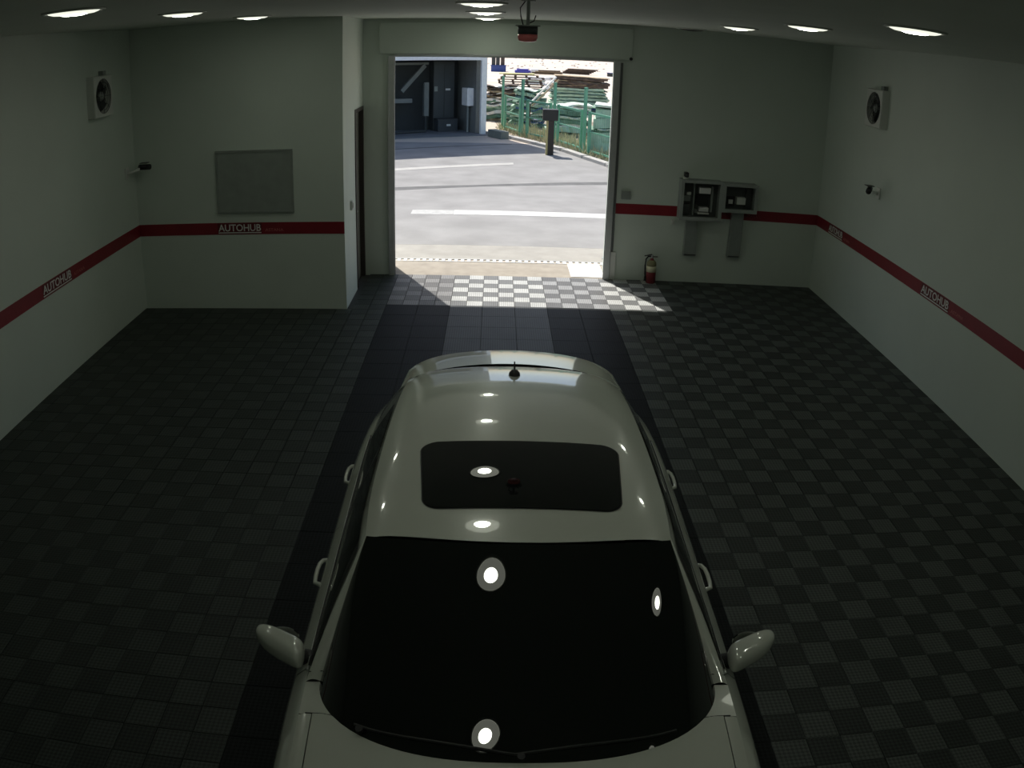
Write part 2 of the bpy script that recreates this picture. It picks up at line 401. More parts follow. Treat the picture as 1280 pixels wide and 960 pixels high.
# ---- wall fans
def fan(loc, rz, label):
    # local: wall plane at x=0, fan sticks out along +x
    t = thing('wall_fan', label, 'fan', loc, rz)
    w = .235; n = 40
    fr = bmesh.new()
    circ = [(.20*math.cos(2*pi*k/n), .20*math.sin(2*pi*k/n)) for k in range(n)]
    sq = []
    for cx_, cy_ in circ:
        s = w/max(abs(cx_), abs(cy_)); sq.append((cx_*s, cy_*s))
    rows = [[fr.verts.new((0, y, z)) for y, z in sq], [fr.verts.new((.085, y, z)) for y, z in sq], [fr.verts.new((.10, y*.97, z*.97)) for y, z in sq],
            [fr.verts.new((.10, y, z)) for y, z in circ], [fr.verts.new((.02, y*.96, z*.96)) for y, z in circ]]
    for a, b_ in zip(rows, rows[1:]):
        for k in range(n): fr.faces.new((a[k], a[(k+1) % n], b_[(k+1) % n], b_[k]))
    new('housing', fr, WPLAST, t)
    new('back_plate', Cy((.004, 0, 0), (.022, 0, 0), .195, n=40), DARKIN, t)
    hub = new('hub', lathe(bmesh.new(), [(.055, .03), (.055, .07), (.04, .085), (.0001, .09)], 20, Matrix.Rotation(pi/2, 4, 'Y')), GREYBOX, t, True)
    for k in range(5):
        a = 2*pi*k/5+.4
        def bl(u, v, a=a):
            r = lerp(.05, .185, u); th = a+lerp(-.26, .26, v)*(.8+.4*u); return Vector((.045+.03*(v-.5), r*math.cos(th), r*math.sin(th)))
        new('blade', grid(bl, 5, 4, thick=.003), DKGREY, t, True)
    gl = bmesh.new()
    for r in (.07, .115, .16, .197):
        tube(gl, [(.098, r*math.cos(2*pi*k/28), r*math.sin(2*pi*k/28)) for k in range(29)], .0025, 5)
    for k in range(8): cyl(gl, (.098, .03*math.cos(pi*k/4), .03*math.sin(pi*k/4)), (.098, .198*math.cos(pi*k/4), .198*math.sin(pi*k/4)), .0025, n=5)
    new('grille', gl, DKGREY, t)
    c = box(bmesh.new(), (.0, .08, w), (.06, .17, w+.05), .006)
    new('cable_entry', c, GREYBOX, t)
    return t
fan((XR, 9.86, 2.81), pi, 'square white wall fan with dark round face on the bright right wall')
fan((XL, 9.04, 2.805), 0, 'square wall fan in the dim corner near the closet wall')

# ---- small wall cameras on arms
def wall_cam(loc, rz, label, k=1):
    t = thing('wall_camera', label, 'camera', loc, rz)
    new('wall_plate', box(bmesh.new(), (0, -.05, -.07), (.02, .05, .07), .006), WPLAST, t)
    new('arm', tube(bmesh.new(), [(.02, 0, .0), (.08, .0, .01), (.14, .05, .03), (.18, .10, .05)], .018, 10), WPLAST, t, True)
    hd = bmesh.new(); cyl(hd, (.16, .06, .06), (.24, .20, .04), .035, n=16)
    h = new('camera_head', hd, BLKPL, t, True)
    new('sun_shield', box(bmesh.new(), (.15, .08, .098), (.25, .17, .106), 0), DKGREY, h)
    return t
wall_cam((XR, 9.64, 1.79), pi, 'small white arm camera below the fan on the right wall')
wall_cam((XL, 9.76, 1.80), 0, 'small arm camera on the dim wall near the closet corner')
# mirror orientation: the right arm points to the door side
# ---- grey board on the closet wall
bd = thing('wall_board', 'grey framed board hanging on the closet wall above the red band', 'board', (-2.975, YN, 1.60))
new('board_panel', B((-.47, -.02, -.375), (.47, -.002, .375)), GREYPANEL, bd)
bm = bmesh.new()
for a, b_ in (((-.485, -.03, .36), (.485, 0, .385)), ((-.485, -.03, -.385), (.485, 0, -.36)), ((-.485, -.03, -.36), (-.46, 0, .36)), ((.46, -.03, -.36), (.485, 0, .36))): box(bm, a, b_)
new('board_frame', bm, mat('board_frame', (.27, .30, .275), .6), bd)
# switch plates
def plate(loc, sz, rz, label, m=WPLAST):
    t = thing('wall_switch', label, 'switch', loc, rz)
    new('switch_plate', box(bmesh.new(), (-sz[0]/2, -.03, -sz[1]/2), (sz[0]/2, 0, sz[1]/2), .006), m, t)
    new('rocker', box(bmesh.new(), (-sz[0]*.27, -.04, -sz[1]*.3), (sz[0]*.27, -.028, sz[1]*.3), .003), m, t)
plate((1.715, YD, 1.213), (.13, .115), 0, 'grey push-button box between the doorway and the electrical boxes', GREYBOX)
plate((XN, 10.52, 1.20), (.085, .12), pi/2, 'small light switch on the closet side wall')
plate((2.40, YD, .86), (.05, .07), 0, 'tiny socket just under the red band by the electrical boxes')

# ---- electrical boxes with their ducts
def ebox(name, x0, x1, z0, z1, label, items):
    t = thing(name, label, 'electrical box', ((x0+x1)/2, YD, z0)); w = (x1-x0)/2; h = z1-z0; d = .20
    bm = bmesh.new(); th = .025
    box(bm, (-w, -.02, 0), (w, 0, h)); box(bm, (-w, -d, 0), (-w+th, -.02, h)); box(bm, (w-th, -d, 0), (w, -.02, h)); box(bm, (-w+th, -d, 0), (w-th, -.02, th)); box(bm, (-w+th, -d, h-th), (w-th, -.02, h))
    new('enclosure', bm, GREYBOX, t)
    new('mounting_plate', B((-w+th, -.035, th), (w-th, -.02, h-th)), mat('mounting_plate', (.09, .10, .095), .6), t)
    fr = bmesh.new()
    for a, b_ in (((-w-.01, -d-.02, -.005), (-w+.034, -d, h+.005)), ((w-.034, -d-.02, -.005), (w+.01, -d, h+.005)), ((-w+.034, -d-.02, -.005), (w-.034, -d, .045)), ((-w+.034, -d-.02, h-.034), (w-.034, -d, h+.005))): box(fr, a, b_)
    new('door_frame', fr, mat('cabinet_edge', (.33, .36, .34), .5), t)
    for nm, a, b_, m in items:
        new(nm, B((a[0]-w, -.035-a[2], a[1]), (b_[0]-w, -.035, b_[1]), .004), m, t)
    return t
ebox('electrical_box', 2.45, 3.025, .945, 1.495, 'larger grey electrical box with open wiring beside the red band',
     [('breaker', (.06, .06, .05), (.16, .20, 0), DKGREY), ('breaker', (.06, .24, .05), (.16, .32, 0), GREYBOX), ('terminal', (.10, .33, .07), (.16, .37, 0), WPLAST),
      ('divider', (.19, .05, .10), (.205, .5, 0), GREYBOX), ('label_card', (.27, .365, .10), (.43, .445, 0), WHITEP), ('relay', (.24, .20, .06), (.42, .35, 0), BLKPL),
      ('meter', (.29, .11, .09), (.42, .165, 0), WHITEP), ('terminal', (.27, .07, .09), (.43, .095, 0), WPLAST), ('wire_duct', (.45, .1, .05), (.48, .46, 0), GREYBOX), ('meter', (.23, .08, .06), (.265, .13, 0), GREYBOX)])
ebox('electrical_box', 3.045, 3.535, 1.085, 1.48, 'smaller grey electrical box fixed beside the larger one',
     [('label_card', (.22, .10, .09), (.35, .20, 0), WPLAST), ('terminal', (.11, .10, .07), (.17, .16, 0), WHITEP), ('relay', (.06, .06, .05), (.20, .2, 0), BLKPL), ('relay', (.36, .05, .05), (.44, .33, 0), DKGREY)])
def duct(x0, x1, xb0, xb1, z0, z1, label):
    bm = bmesh.new()
    V = [bm.verts.new(p) for p in ((xb0, YD-.09, z0), (xb1, YD-.09, z0), (xb1, YD, z0), (xb0, YD, z0), (x0, YD-.09, z1), (x1, YD-.09, z1), (x1, YD, z1), (x0, YD, z1))]
    for f in ((3, 2, 1, 0), (4, 5, 6, 7), (0, 1, 5, 4), (1, 2, 6, 5), (2, 3, 7, 6), (3, 0, 4, 7)): bm.faces.new([V[i] for i in f])
    t = tag(new('cable_duct', bm, GREYBOX), label, 'cable duct')
    new('duct_lip', B((min(xb0, x0)+.01, YD-.096, z0+.002), (xb1-.01, YD-.09, z0+.02)), DKGREY, t)
duct(2.575, 2.73, 2.575, 2.755, .41, .943, 'grey cable duct hanging below the larger electrical box')
duct(3.235, 3.40, 3.215, 3.395, .415, 1.083, 'grey cable duct hanging below the smaller electrical box')
t = thing('box_camera', 'small dark camera standing on top of the larger electrical box', 'camera', (2.515, YD-.11, 1.495))
new('camera_base', Cy((0, 0, .003), (0, 0, .035), .04, .03), WPLAST, t); new('camera_head', box(bmesh.new(), (-.025, -.06, .035), (.03, .04, .10), .01), BLKPL, t); new('camera_lens', Cy((0, -.075, .065), (0, -.06, .065), .018), DKGREY, t)

# ---- fire extinguisher
t = thing('fire_extinguisher', 'red fire extinguisher with cream label on the floor by the wall', 'fire extinguisher', (2.125, 11.48, .0))
cyl_ = new('cylinder', lathe(bmesh.new(), [(.06, 0), (.068, .01), (.068, .27), (.060, .305), (.035, .33), (.022, .345), (.022, .36), (.0001, .36)], 24), EXT_RED, t, True)
new('label_band', lathe(bmesh.new(), [(.069, .165), (.0695, .165), (.0695, .25), (.069, .25)], 24), LABELY, cyl_, True)
new('neck_band', lathe(bmesh.new(), [(.0685, .252), (.0690, .272), (.061, .306), (.036, .331)], 24), BRASSY, cyl_, True)
new('valve', Cy((0, 0, .36), (0, 0, .40), .018), STEEL, t)
lv = bmesh.new(); box(lv, (-.01, -.01, .395), (.10, .01, .405), 0, Matrix.Rotation(-.25, 4, 'Y')); box(lv, (0, -.01, .375), (.08, .01, .383))
new('lever', lv, BLKPL, t)
new('hose', tube(bmesh.new(), [(-.015, 0, .385), (-.055, 0, .38), (-.085, 0, .34), (-.09, 0, .25), (-.085, 0, .14), (-.08, 0, .10)], .011, 8), BLKPL, t, True)
new('nozzle', Cy((-.08, 0, .10), (-.078, 0, .03), .012, .02), BLKPL, t)

# ------------------------------------------------------------------ the car
CX, CY = .045, 3.2
car = thing('car', 'white hatchback with dark sunroof parked on the black lane', 'car', (CX, CY, 0))
def P(u, y, z): return Vector((u, y-CY, z))
zc_t = [(2.75, 1.374), (2.82, 1.392), (3.05, 1.424), (3.45, 1.440), (3.85, 1.440), (4.25, 1.424), (4.5, 1.403), (4.66, 1.380), (4.80, 1.350)]
def zc(y): return table(zc_t, y)
ue_t = [(2.93, .626), (3.2, .640), (3.6, .640), (4.0, .634), (4.4, .622), (4.72, .602), (5.1, .56)]
def ue(y): return table(ue_t, y)
W_t = [(.98, .60), (1.06, .76), (1.2, .87), (1.5, .955), (1.9, .985), (2.4, .995), (3.3, 1.0), (4.2, 1.0), (4.6, .985), (4.9, .955), (5.1, .905), (5.22, .84)]
belt_t = [(.98, .66), (1.2, .75), (1.6, .86), (2.0, .915), (2.46, .945), (3.3, .955), (4.2, .985), (4.7, 1.005), (5.1, 1.0), (5.22, .99)]
prof = [(.10, .81), (.18, .85), (.26, .885), (.40, .908), (.58, .922), (.72, .928), (.80, .926), (.86, .912), (.905, .888), (.935, .862), (.955, .832)]
def belt(y): return table(belt_t, y)
def us(y, z): return table(prof, z/belt(y)*.955)*table(W_t, y)
def base(s):   # windshield lower edge
    a = abs(s); y = 2.075+.39*(1-math.sqrt(max(0, 1-a**2.6)))
    return Vector((.772*s, y, .935+.012*s*s))
def top(s): return Vector((.618*s, 2.815+.09*s*s, zc(2.82)-.002-.038*s*s))
def wsp(s, t):
    p = base(s).lerp(top(s), t); p.z += .032*math.sin(pi*t)*(1-.5*s*s); return p
def sp(u): return math.sin((u-.5)*pi)    # even spacing round the corners
def roofpt(s, y):
    u = s*ue(y); z = zc(y)-.032*s*s-.012*abs(s)**4-.030*abs(s)**9; return Vector((u, y, z))
def roof(i, j):
    s = (i-.5)*2; y = lerp(2.824+.088*s*s, 4.785-.13*s*s, j); return roofpt(s, y)
def tp(f):
    def g(i, j):
        p = f(i, j); return P(p.x, p.y, p.z)
    return g
new('windshield', grid(tp(lambda i, j: wsp(sp(i), lerp(.0, 1, j))), 56, 16), CGLASS, car, True)
rf = new('roof_panel', grid(tp(roof), 40, 40), PAINT, car, True)
# sunroof: rounded panel standing a little proud of the roof, inside a dark seal
def rrect(n=10, grow=0):
    hw0, hw1, y0, y1, r = .418+grow, .455+grow, 3.035-grow, 3.605+grow, .08+grow
    pts = []
    for cx_, cy_, a0, hw in ((1, y1-r, 0, hw1), (-1, y1-r, pi/2, hw1), (-1, y0+r, pi, hw0), (1, y0+r, 1.5*pi, hw0)):
        for k in range(n+1):
            a = a0+k*pi/2/n; pts.append((cx_*(hw-r)+r*math.cos(a)+.015, cy_+r*math.sin(a)))
    out = []
    for (xa, ya), (xb, yb) in zip(pts, pts[1:]+pts[:1]):
        m = max(1, int(math.hypot(xb-xa, yb-ya)/.03))
        out += [(lerp(xa, xb, k/m), lerp(ya, yb, k/m)) for k in range(m)]
    return out
def patch(pts, off, rings=12, cen=(.015, 3.32)):
    bm = bmesh.new(); R_ = []
    for k in range(rings, 0, -1):
        f = k/rings; R_.append([bm.verts.new(P(*(lambda q: (q.x, q.y, q.z+off))(roofpt((cen[0]+(x-cen[0])*f)/ue(cen[1]+(y-cen[1])*f), cen[1]+(y-cen[1])*f)))) for x, y in pts])
    q = roofpt(cen[0]/ue(cen[1]), cen[1]); c = bm.verts.new(P(q.x, q.y, q.z+off)); n = len(pts)
    for a, b_ in zip(R_, R_[1:]):
        for i in range(n): bm.faces.new((a[i], a[(i+1) % n], b_[(i+1) % n], b_[i]))
    for i in range(n): bm.faces.new((R_[-1][i], R_[-1][(i+1) % n], c))
    return bm
sr = new('sunroof', patch(rrect(), .005), CGLASS, car, True); new('sunroof_seal', patch(rrect(grow=.006), .0025), BLKPL, sr, True)
# hood, pillar feet, fender tops
def hood(i, j):
    s = (i-.5)*2; u = .772*s
    yr = min(base(s).y-.004, 2.279)
    yf = 1.06+.22*abs(s)**3
    y = lerp(yr, yf, j); q = (y-1.06)/1.0
    zcen = table([(1.0, .66), (1.12, .755), (1.4, .845), (1.75, .905), (2.05, .94), (2.3, .965)], y)
    ze = belt(y)+.012
    return Vector((u*lerp(1, .97, j), y, lerp(zcen, ze, min(1, (abs(u)/.80)**2.2))))
new('hood', grid(tp(hood), 40, 24, flip=True), PAINT, car, True)
def strip(sd):
    def foot(i, j):     # painted foot of the pillar between hood corner and glass
        t = lerp(2.285, 2.46, i); a = None
        lo, hi = .5, 1.0
        for _ in range(30):
            m = (lo+hi)/2
            if base(m).y < t: lo = m
            else: hi = m
        p = base(lo); q = Vector((us(t, belt(t)), t, belt(t)))
        r = p.lerp(q, j); return P(sd*r.x, r.y, r.z)
    def ft(i, j):
        y = lerp(1.22, 2.28, i); ui = .772*lerp(1, .97, (2.28-y)/1.1)+.004
        uo = us(y, belt(y)); u = lerp(min(ui, uo-.015), uo, j); z = lerp(belt(y)+.010, belt(y), j*j); return P(sd*u, y, z)
    def pil(i, j):
        a = wsp(1, i); b_ = ruled(0, i); p = a.lerp(b_, j); p.z += .012*math.sin(pi*j); return P(sd*p.x, p.y, p.z)
    return foot, ft, pil
def ruled(a, t):
    yb = lerp(2.46, 5.14, a); yc = lerp(2.935, 4.93, a)
    b_ = Vector((us(yb, belt(yb)), yb, belt(yb))); yy = min(yc, 4.70); c = roofpt(1, yy); c = Vector((c.x-.05*max(0, yc-yy), yc, c.z-.22*max(0, yc-yy)))
    p = b_.lerp(c, t); p.x += .010*math.sin(pi*t); return p
def side(sd):
    nm = 'left' if sd < 0 else 'right'; fl_ = sd > 0
    foot, ft, pil = strip(sd)
    new('pillar_foot', grid(foot, 8, 4, flip=not fl_), PAINT, car, True)
    new('fender_top', grid(ft, 20, 4, flip=not fl_), PAINT, car, True)
    new('windshield_pillar', grid(pil, 20, 4, flip=not fl_), PAINT, car, True)
    def up(i, j): p = ruled(i, j); return P(sd*p.x, p.y, p.z)
    new('window_surround', grid(up, 50, 10, flip=not fl_), PAINT, car, True)
    def win(a0, a1, b0, b1, c0=None, c1=None):
        def f(i, j):
            t = lerp(.05, .90, j); a = lerp(lerp(a0, b0, j), lerp(a1, b1, j), i); p = ruled(a, t); return P(sd*(p.x+.004), p.y, p.z+.002)
        return f
    new('side_window', grid(win(.035, .40, .03, .395), 24, 8, flip=not fl_), CGLASS, car, True)
    new('side_window', grid(win(.425, .735, .42, .69), 20, 8, flip=not fl_), CGLASS, car, True)
    new('window_divider', grid(win(.40, .425, .395, .42), 3, 8, flip=not fl_), BLKPL, car, True)
    for t0, rr, m in ((.015, .006, CHROME), (.05, .004, BLKPL)):
        tb_ = tube(bmesh.new(), [(lambda p: P(sd*(p.x+.006), p.y, p.z))(ruled(lerp(.02, .76, k/30), t0)) for k in range(31)], rr, 6)
        new('belt_trim', tb_, m, car, True)
    WH = ((1.88, .345), (4.50, .345)); zb0 = .18
    def panel(y0, y1, nm_, zlo=None):
        def f(i, j):
            y = lerp(y0, y1, i); lo = .20 if zlo is None else zlo
            for yw, r in WH:
                if abs(y-yw) < r: lo = max(lo, .31+math.sqrt(r*r-(y-yw)**2))
            z = lerp(lo, belt(y), j); return P(sd*us(y, z), y, z)
        return new(nm_, grid(f, max(8, int((y1-y0)*26)), 14, flip=not fl_), PAINT, car, True)
    panel(1.24, 2.545, 'front_fender'); d_a = panel(2.55, 3.625, 'front_door'); d_b = panel(3.63, 4.545, 'rear_door'); panel(4.55, 5.20, 'rear_quarter')
    for dr, yh in ((d_a, 3.36), (d_b, 4.34)):
        z = .845; u = us(yh, z)
        new('door_handle', tube(bmesh.new(), [P(sd*(u-.01), yh-.12, z), P(sd*(u+.022), yh-.105, z), P(sd*(u+.028), yh-.06, z+.002), P(sd*(u+.030), yh, z+.002), P(sd*(u+.027), yh+.05, z+.002), P(sd*(u+.015), yh+.085, z), P(sd*(u-.01), yh+.09, z)], .011, 8), PAINT, dr, True)
    # door mirror
    mi = new('mirror_housing', bmesh.new(), PAINT, car)
    bm = bmesh.new(); bmesh.ops.create_uvsphere(bm, u_segments=28, v_segments=18, radius=1)
    for v in bm.verts:
        x, y, z = v.co
        f = lerp(1.0, .60, (x+1)/2)                 # narrower outboard
        q = lambda c, p: math.copysign(abs(c)**p, c)
        x2, y2, z2 = q(x, .72 if x > 0 else .42), q(y, .8), q(z, .8)
        px = .965+.112*x2; py = 2.635+.086*y2*f+.055*x2; pz = .985+.062*z2*lerp(1.05, .8, (x+1)/2)+.01*x2
        if y2 > .3: py -= .03*(y2-.3)
        v.co = P(sd*px, py, pz)
    if sd < 0: bmesh.ops.reverse_faces(bm, faces=bm.faces)
    bm.to_mesh(mi.data); bm.free()
    for p in mi.data.polygons: p.use_smooth = True
    gm = bmesh.new(); cyl(gm, P(sd*.96, 2.695, .975), P(sd*.96, 2.703, .975), .045, n=24)
    for v in gm.verts: v.co.x = sd*.96+(v.co.x-sd*.96)*1.4
    new('mirror_glass', gm, mat('mirror', (.6, .62, .62), .03, metal=1, var=0), mi)
    new('mirror_stalk', tube(bmesh.new(), [P(sd*.79, 2.62, .925), P(sd*.84, 2.62, .93), P(sd*.88, 2.61, .945)], .035, 10), BLKPL, mi, True)
    new('corner_trim', grid(win(.0, .032, .0, .03), 3, 6, flip=not fl_), BLKPL, car)
    # wheels
    for yw, r in WH:
        M = Matrix.Translation(P(sd*.80, yw, .31)) @ Matrix.Rotation(sd*pi/2, 4, 'Y')
        ty = lathe(bmesh.new(), [(.20, -.10), (.27, -.105), (.305, -.09), (.312, -.05), (.312, .05), (.305, .09), (.27, .105), (.20, .10)], 40, M)
        w_ = new('tyre', ty, RUBBER, car, True)
        rim = lathe(bmesh.new(), [(.20, -.1), (.20, .095), (.185, .09), (.18, .03), (.06, .03), (.055, .07), (.0001, .075)], 32, M)
        new('wheel_rim', rim, ALLOY, w_, True)
        sk = bmesh.new()
        for k in range(5):
            box(sk, (.04, -.025, .04), (.188, .025, .075), 0, M @ Matrix.Rotation(2*pi*k/5, 4, 'Z'))
        new('spoke', sk, ALLOY, w_)
    # lamps at the corners
    def hl(i, j):
        s = lerp(.60, .99, i); y = 1.03+.22*s**3+.0; z = lerp(.60, .70, j); return P(sd*.80*s*lerp(1.0, .985, j), y-.03+.05*j, z+.02*s)
    new('headlight', grid(hl, 12, 5, flip=fl_), mat('headlight', (.5, .52, .53), .08, spec=.8), car, True)
    def tl(i, j):
        z = lerp(.80, .95, j); s = lerp(.66, 1.0, i); u = s*us(5.20, z)*1.004; return P(sd*u, 5.20+.15*(1-s**4)+.006, z)
    new('tail_light', grid(tl, 8, 5, flip=fl_), mat('tail_red', (.28, .01, .015), .12), car, True)
side(-1); side(1)
# spoiler and tailgate
def spoil(i, j):
    s = (i-.5)*2; y = lerp(4.818-.13*s*s, 5.21-.13*s*s-.06*s**6, j); w_ = lerp(.615, .645, j)
    z0 = 1.352-.032*s*s-.012*s**4-.034*abs(s)**9
    return Vector((s*w_, y, z0+.004-.052*j-.008*j**3))
new('spoiler', grid(tp(spoil), 36, 10, thick=-.0), PAINT, car, True)
def spoil_lip(i, j):
    s = (i-.5)*2; p = spoil(i, 1); return Vector((p.x, p.y-.05*j+.002, p.z-.035*j))
new('spoiler_lip', grid(tp(spoil_lip), 36, 3), BLKPL, car, True)
new('roof_gap', grid(tp(lambda i, j: (lambda s: Vector((s*.60, lerp(4.77, 4.83, j)-.13*s*s, 1.336-.032*s*s-.012*s**4-.03*abs(s)**9)))((i-.5)*2)), 30, 2), BLKPL, car, True)
def corner(sd):
    def f(i, j):      # rear pillar joining spoiler end and quarter
        p = ruled(lerp(.80, 1.0, i), lerp(.0, 1, j)); return P(sd*p.x, p.y, p.z)
    return f
for sd in (-1, 1):
    def fair(i, j, sd=sd):
        a = spoil(1, j*.98); b_ = ruled(lerp(.80, 1.0, j), lerp(.80, .70, j)); p = a.lerp(b_, i); p.x += .012*math.sin(pi*i); return P(sd*p.x, p.y, p.z)
    new('rear_pillar', grid(fair, 6, 10, flip=sd > 0), PAINT, car, True)
def rearwin(i, j):
    s = (i-.5)*2; b_ = Vector((s*us(5.14, belt(5.14))*.93, 5.16+.14*(1-s**4), .99)); t = spoil(i, .96); t = Vector((t.x*.97, t.y-.02, t.z-.035)); return b_.lerp(t, j)
new('rear_window', grid(tp(rearwin), 30, 10, flip=True), CGLASS, car, True)
def tail(i, j):
    s = (i-.5)*2; z = lerp(.50, .99, j); return Vector((s*us(5.20, z), 5.20+.15*(1-s**4), z))
new('tailgate', grid(tp(tail), 30, 10, flip=True), PAINT, car, True)
def rbump(i, j):
    s = (i-.5)*2; z = lerp(.22, .495, j); return Vector((s*us(5.20, z), 5.20+.17*(1-s**4), z))
new('rear_bumper', grid(tp(rbump), 30, 8, flip=True), PAINT, car, True)
new('number_plate', B((-.26, 5.352-CY, .66), (.26, 5.365-CY, .77)), WHITEP, car)
def fbump(i, j):
    s = (i-.5)*2; z = lerp(.20, .66, j); y = 1.02+.22*abs(s)**3; return Vector((s*.83*lerp(.985, 1, j), y-.03*math.sin(pi*j), z))
new('front_bumper', grid(tp(fbump), 30, 10), PAINT, car, True)
new('front_grille', B((-.42, .975-CY, .48), (.42, .99-CY, .60)), BLKPL, car)
new('underbody', B((-.72, 1.2-CY, .17), (.72, 5.15-CY, .42)), BLKPL, car)
# roof antenna, wipers, inside mirror
an = new('antenna_base', lathe(bmesh.new(), [(.033, 0), (.031, .012), (.018, .028), (.0001, .034)], 20), BLKPL, car, True, loc=P(0.008, 4.54, 1.398))
for v in an.data.vertices: v.co.y *= 1.25
new('antenna_rod', Cy((0, .0, .02), (0, .04, .065), .006, .004), BLKPL, an)
def onws(u, t, off): 
    s = u/.70; p = wsp(s, t); return P(p.x, p.y-.35*off, p.z+.9*off)
for a, b_ in ((-.55, -.02), (-.02, .52)):
    w_ = new('wiper', tube(bmesh.new(), [onws(lerp(a, b_, k/10), .03+.03*math.sin(pi*k/10), .016) for k in range(11)], .006, 6), BLKPL, car)
    new('wiper_pivot', Cy(onws(a+.02, .02, .0), onws(a+.02, .02, .03), .014), BLKPL, w_)
# the shut lines around the hood corner
for sd in (-1, 1):
    ys = us(2.24, belt(2.24))
    new('shut_line', tube(bmesh.new(), [P(sd*.722, 2.281, .946), P(sd*.75, 2.281, .948), P(sd*.80, 2.281, belt(2.28)+.010)], .003, 5), BLKPL, car)
    new('shut_line', tube(bmesh.new(), [(lambda p: P(sd*p.x, p.y, p.z+.004))(wsp(1, .06).lerp(ruled(0, .06), q)) for q in (0, .5, 1)], .002, 5), BLKPL, car)

# ------------------------------------------------------------------ outside
struct('ground', B((-90, YO+.35, -.3), (120, 300, -.012)), SAND)
struct('yard_paving', B((-14, 13.40, -.2), (3.35, 27.2, 0)), ASPH, 'grey asphalt yard in front of the garage')
struct('door_threshold', B((DL-.2, YD, -.2), (DR+.2, 12.36, -.004)), mat('threshold', (.33, .295, .245), .9, var=.14, scale=5), 'beige concrete threshold under the doorway')
struct('apron', B((-14, 12.50, -.2), (6, 13.395, 0)), CONC, 'beige concrete strip outside the doorway')
tag(new('threshold_plate', B((1.02, YD+.05, -.003), (DR-.01, 12.34, .004)), WHITEP), 'white plate on the threshold at the extinguisher side', 'plate')
gt = thing('drain_grate', 'long steel drain grate across the doorway outside', 'drain', (0, 12.43, 0))
new('channel', B((-2.2, -.07, -.1), (2.2, .07, -.02)), DARKIN, gt)
bm = bmesh.new(); box(bm, (-2.2, -.075, -.05), (2.2, -.06, .002)); box(bm, (-2.2, .06, -.05), (2.2, .075, .002)); new('edge_rail', bm, GALV, gt)
bar0 = None
for k in range(46):
    if bar0 is None: bar0 = new('grate_bar', B((-.026, -.06, -.02), (.026, .06, 0)), mat('grate', (.62, .62, .62), .5), gt); ob = bar0
    else: ob = bar0.copy(); COL.objects.link(ob); ob.parent = gt
    ob.location = (-2.15+.095*k, 0, 0)
tag(new('road_line', B((-.84, 15.82, 0), (2.9, 16.22, .004)), RPAINT), 'white painted line across the asphalt', 'road marking')
tag(new('road_line', B((-1.64, 15.80, 0), (-.845, 16.22, .003)), RPAINT2), 'worn pale end of the painted line', 'road marking')
def slab(name, pts, z, m):
    bm = bmesh.new(); lo = [bm.verts.new((x, y, -.02)) for x, y in pts]; hi = [bm.verts.new((x, y, z)) for x, y in pts]; n = len(pts)
    bm.faces.new(hi); bm.faces.new(lo[::-1])
    for i in range(n): bm.faces.new((lo[i], lo[(i+1) % n], hi[(i+1) % n], hi[i]))
    return new(name, bm, m)
o = slab('tar_seam', [(-6, 17.2), (-2.2, 18.35), (-.4, 18.95), (2.6, 19.75), (3.3, 19.8), (3.3, 20.15), (2.6, 20.15), (-.4, 19.2), (-2.2, 18.75), (-6, 17.6)], .002, TAR); o['kind'] = 'structure'
o = slab('gutter_strip', [(-6, 19.9), (-2.55, 21.15), (.4, 22.5), (.4, 22.85), (-2.55, 21.55), (-6, 20.3)], .004, CONCW); o['kind'] = 'structure'
o = slab('paving_joint', [(-6, 23.95), (-2.98, 25.35), (.43, 26.95), (.43, 27.1), (-2.98, 25.5), (-6, 24.1)], .002, TAR); o['kind'] = 'structure'
o = slab('verge', [(.2, 29.0), (1.2, 27.0), (2.3, 24.3), (3.0, 22.0), (3.4, 20), (9, 20), (9, 36), (-.2, 36)], -.004, SOIL); o['kind'] = 'structure'
def seg_block(name, p, q, w, z0, z1, m, label, cat, group=None):
    p, q = Vector(p), Vector(q); d = (q-p); p, q = p+d.normalized()*.06, q-d.normalized()*.06; d = q-p; a = math.atan2(d.y, d.x)
    t = new(name, B((0, -w/2, z0), (d.length, w/2, z1), .01), m, None, False, (p.x, p.y, 0), (0, 0, a)); return tag(t, label, cat, group)
cb = [(-.4, 30.1), (.45, 28.6), (1.25, 27.0), (1.95, 25.7), (2.45, 24.2), (2.95, 22.8), (3.25, 21.0)]
for k, (a, b_) in enumerate(zip(cb, cb[1:])):
    seg_block('kerb_stone', a, b_, .22, -.02, .09, CONCW, 'pale kerb stone along the fenced verge, %s %s the opposite building' % (ORD[k], 'to' if k == 0 else 'from'), 'kerb', 'kerb stones along the verge')
seg_block('concrete_block', (-.25, 29.3), (.25, 28.42), .30, -.01, .24, mat('block', (.20, .22, .20), .9), 'low grey block by the white post of the opposite building', 'block')
# call post
t = thing('call_post', 'dark post with a black box on top at the edge of the yard', 'post', (1.46, 24.75, 0))
new('post', B((-.055, -.10, 0), (.115, .08, 1.02)), POSTD, t); new('post_edge', B((-.105, -.10, 0), (-.055, .08, 1.02)), POSTY, t)
new('call_box', box(bmesh.new(), (-.22, -.14, 1.0), (.22, .16, 1.33), .02), BLKPL, t)
# red guard post by the doorway
t = thing('guard_post', 'short red guard post outside beside the doorway', 'post', (1.665, 12.75, 0))
new('post', Cy((0, 0, 0), (0, 0, .68), .04), mat('red_post', (.36, .02, .03), .5), t, True); new('base_plate', Cy((0, 0, 0), (0, 0, .012), .08), STEEL, t)

# ---- opposite building (its front stands askew)
A0 = math.atan2(.417, .909)
ob_ = thing('opposite_building', 'grey building opposite with a wide open white-framed doorway', 'building', (-.62, 29.72, 0), A0)
Hh = 7.2
def part(name, bm, m, parent=ob_): return new(name, bm, m, parent)
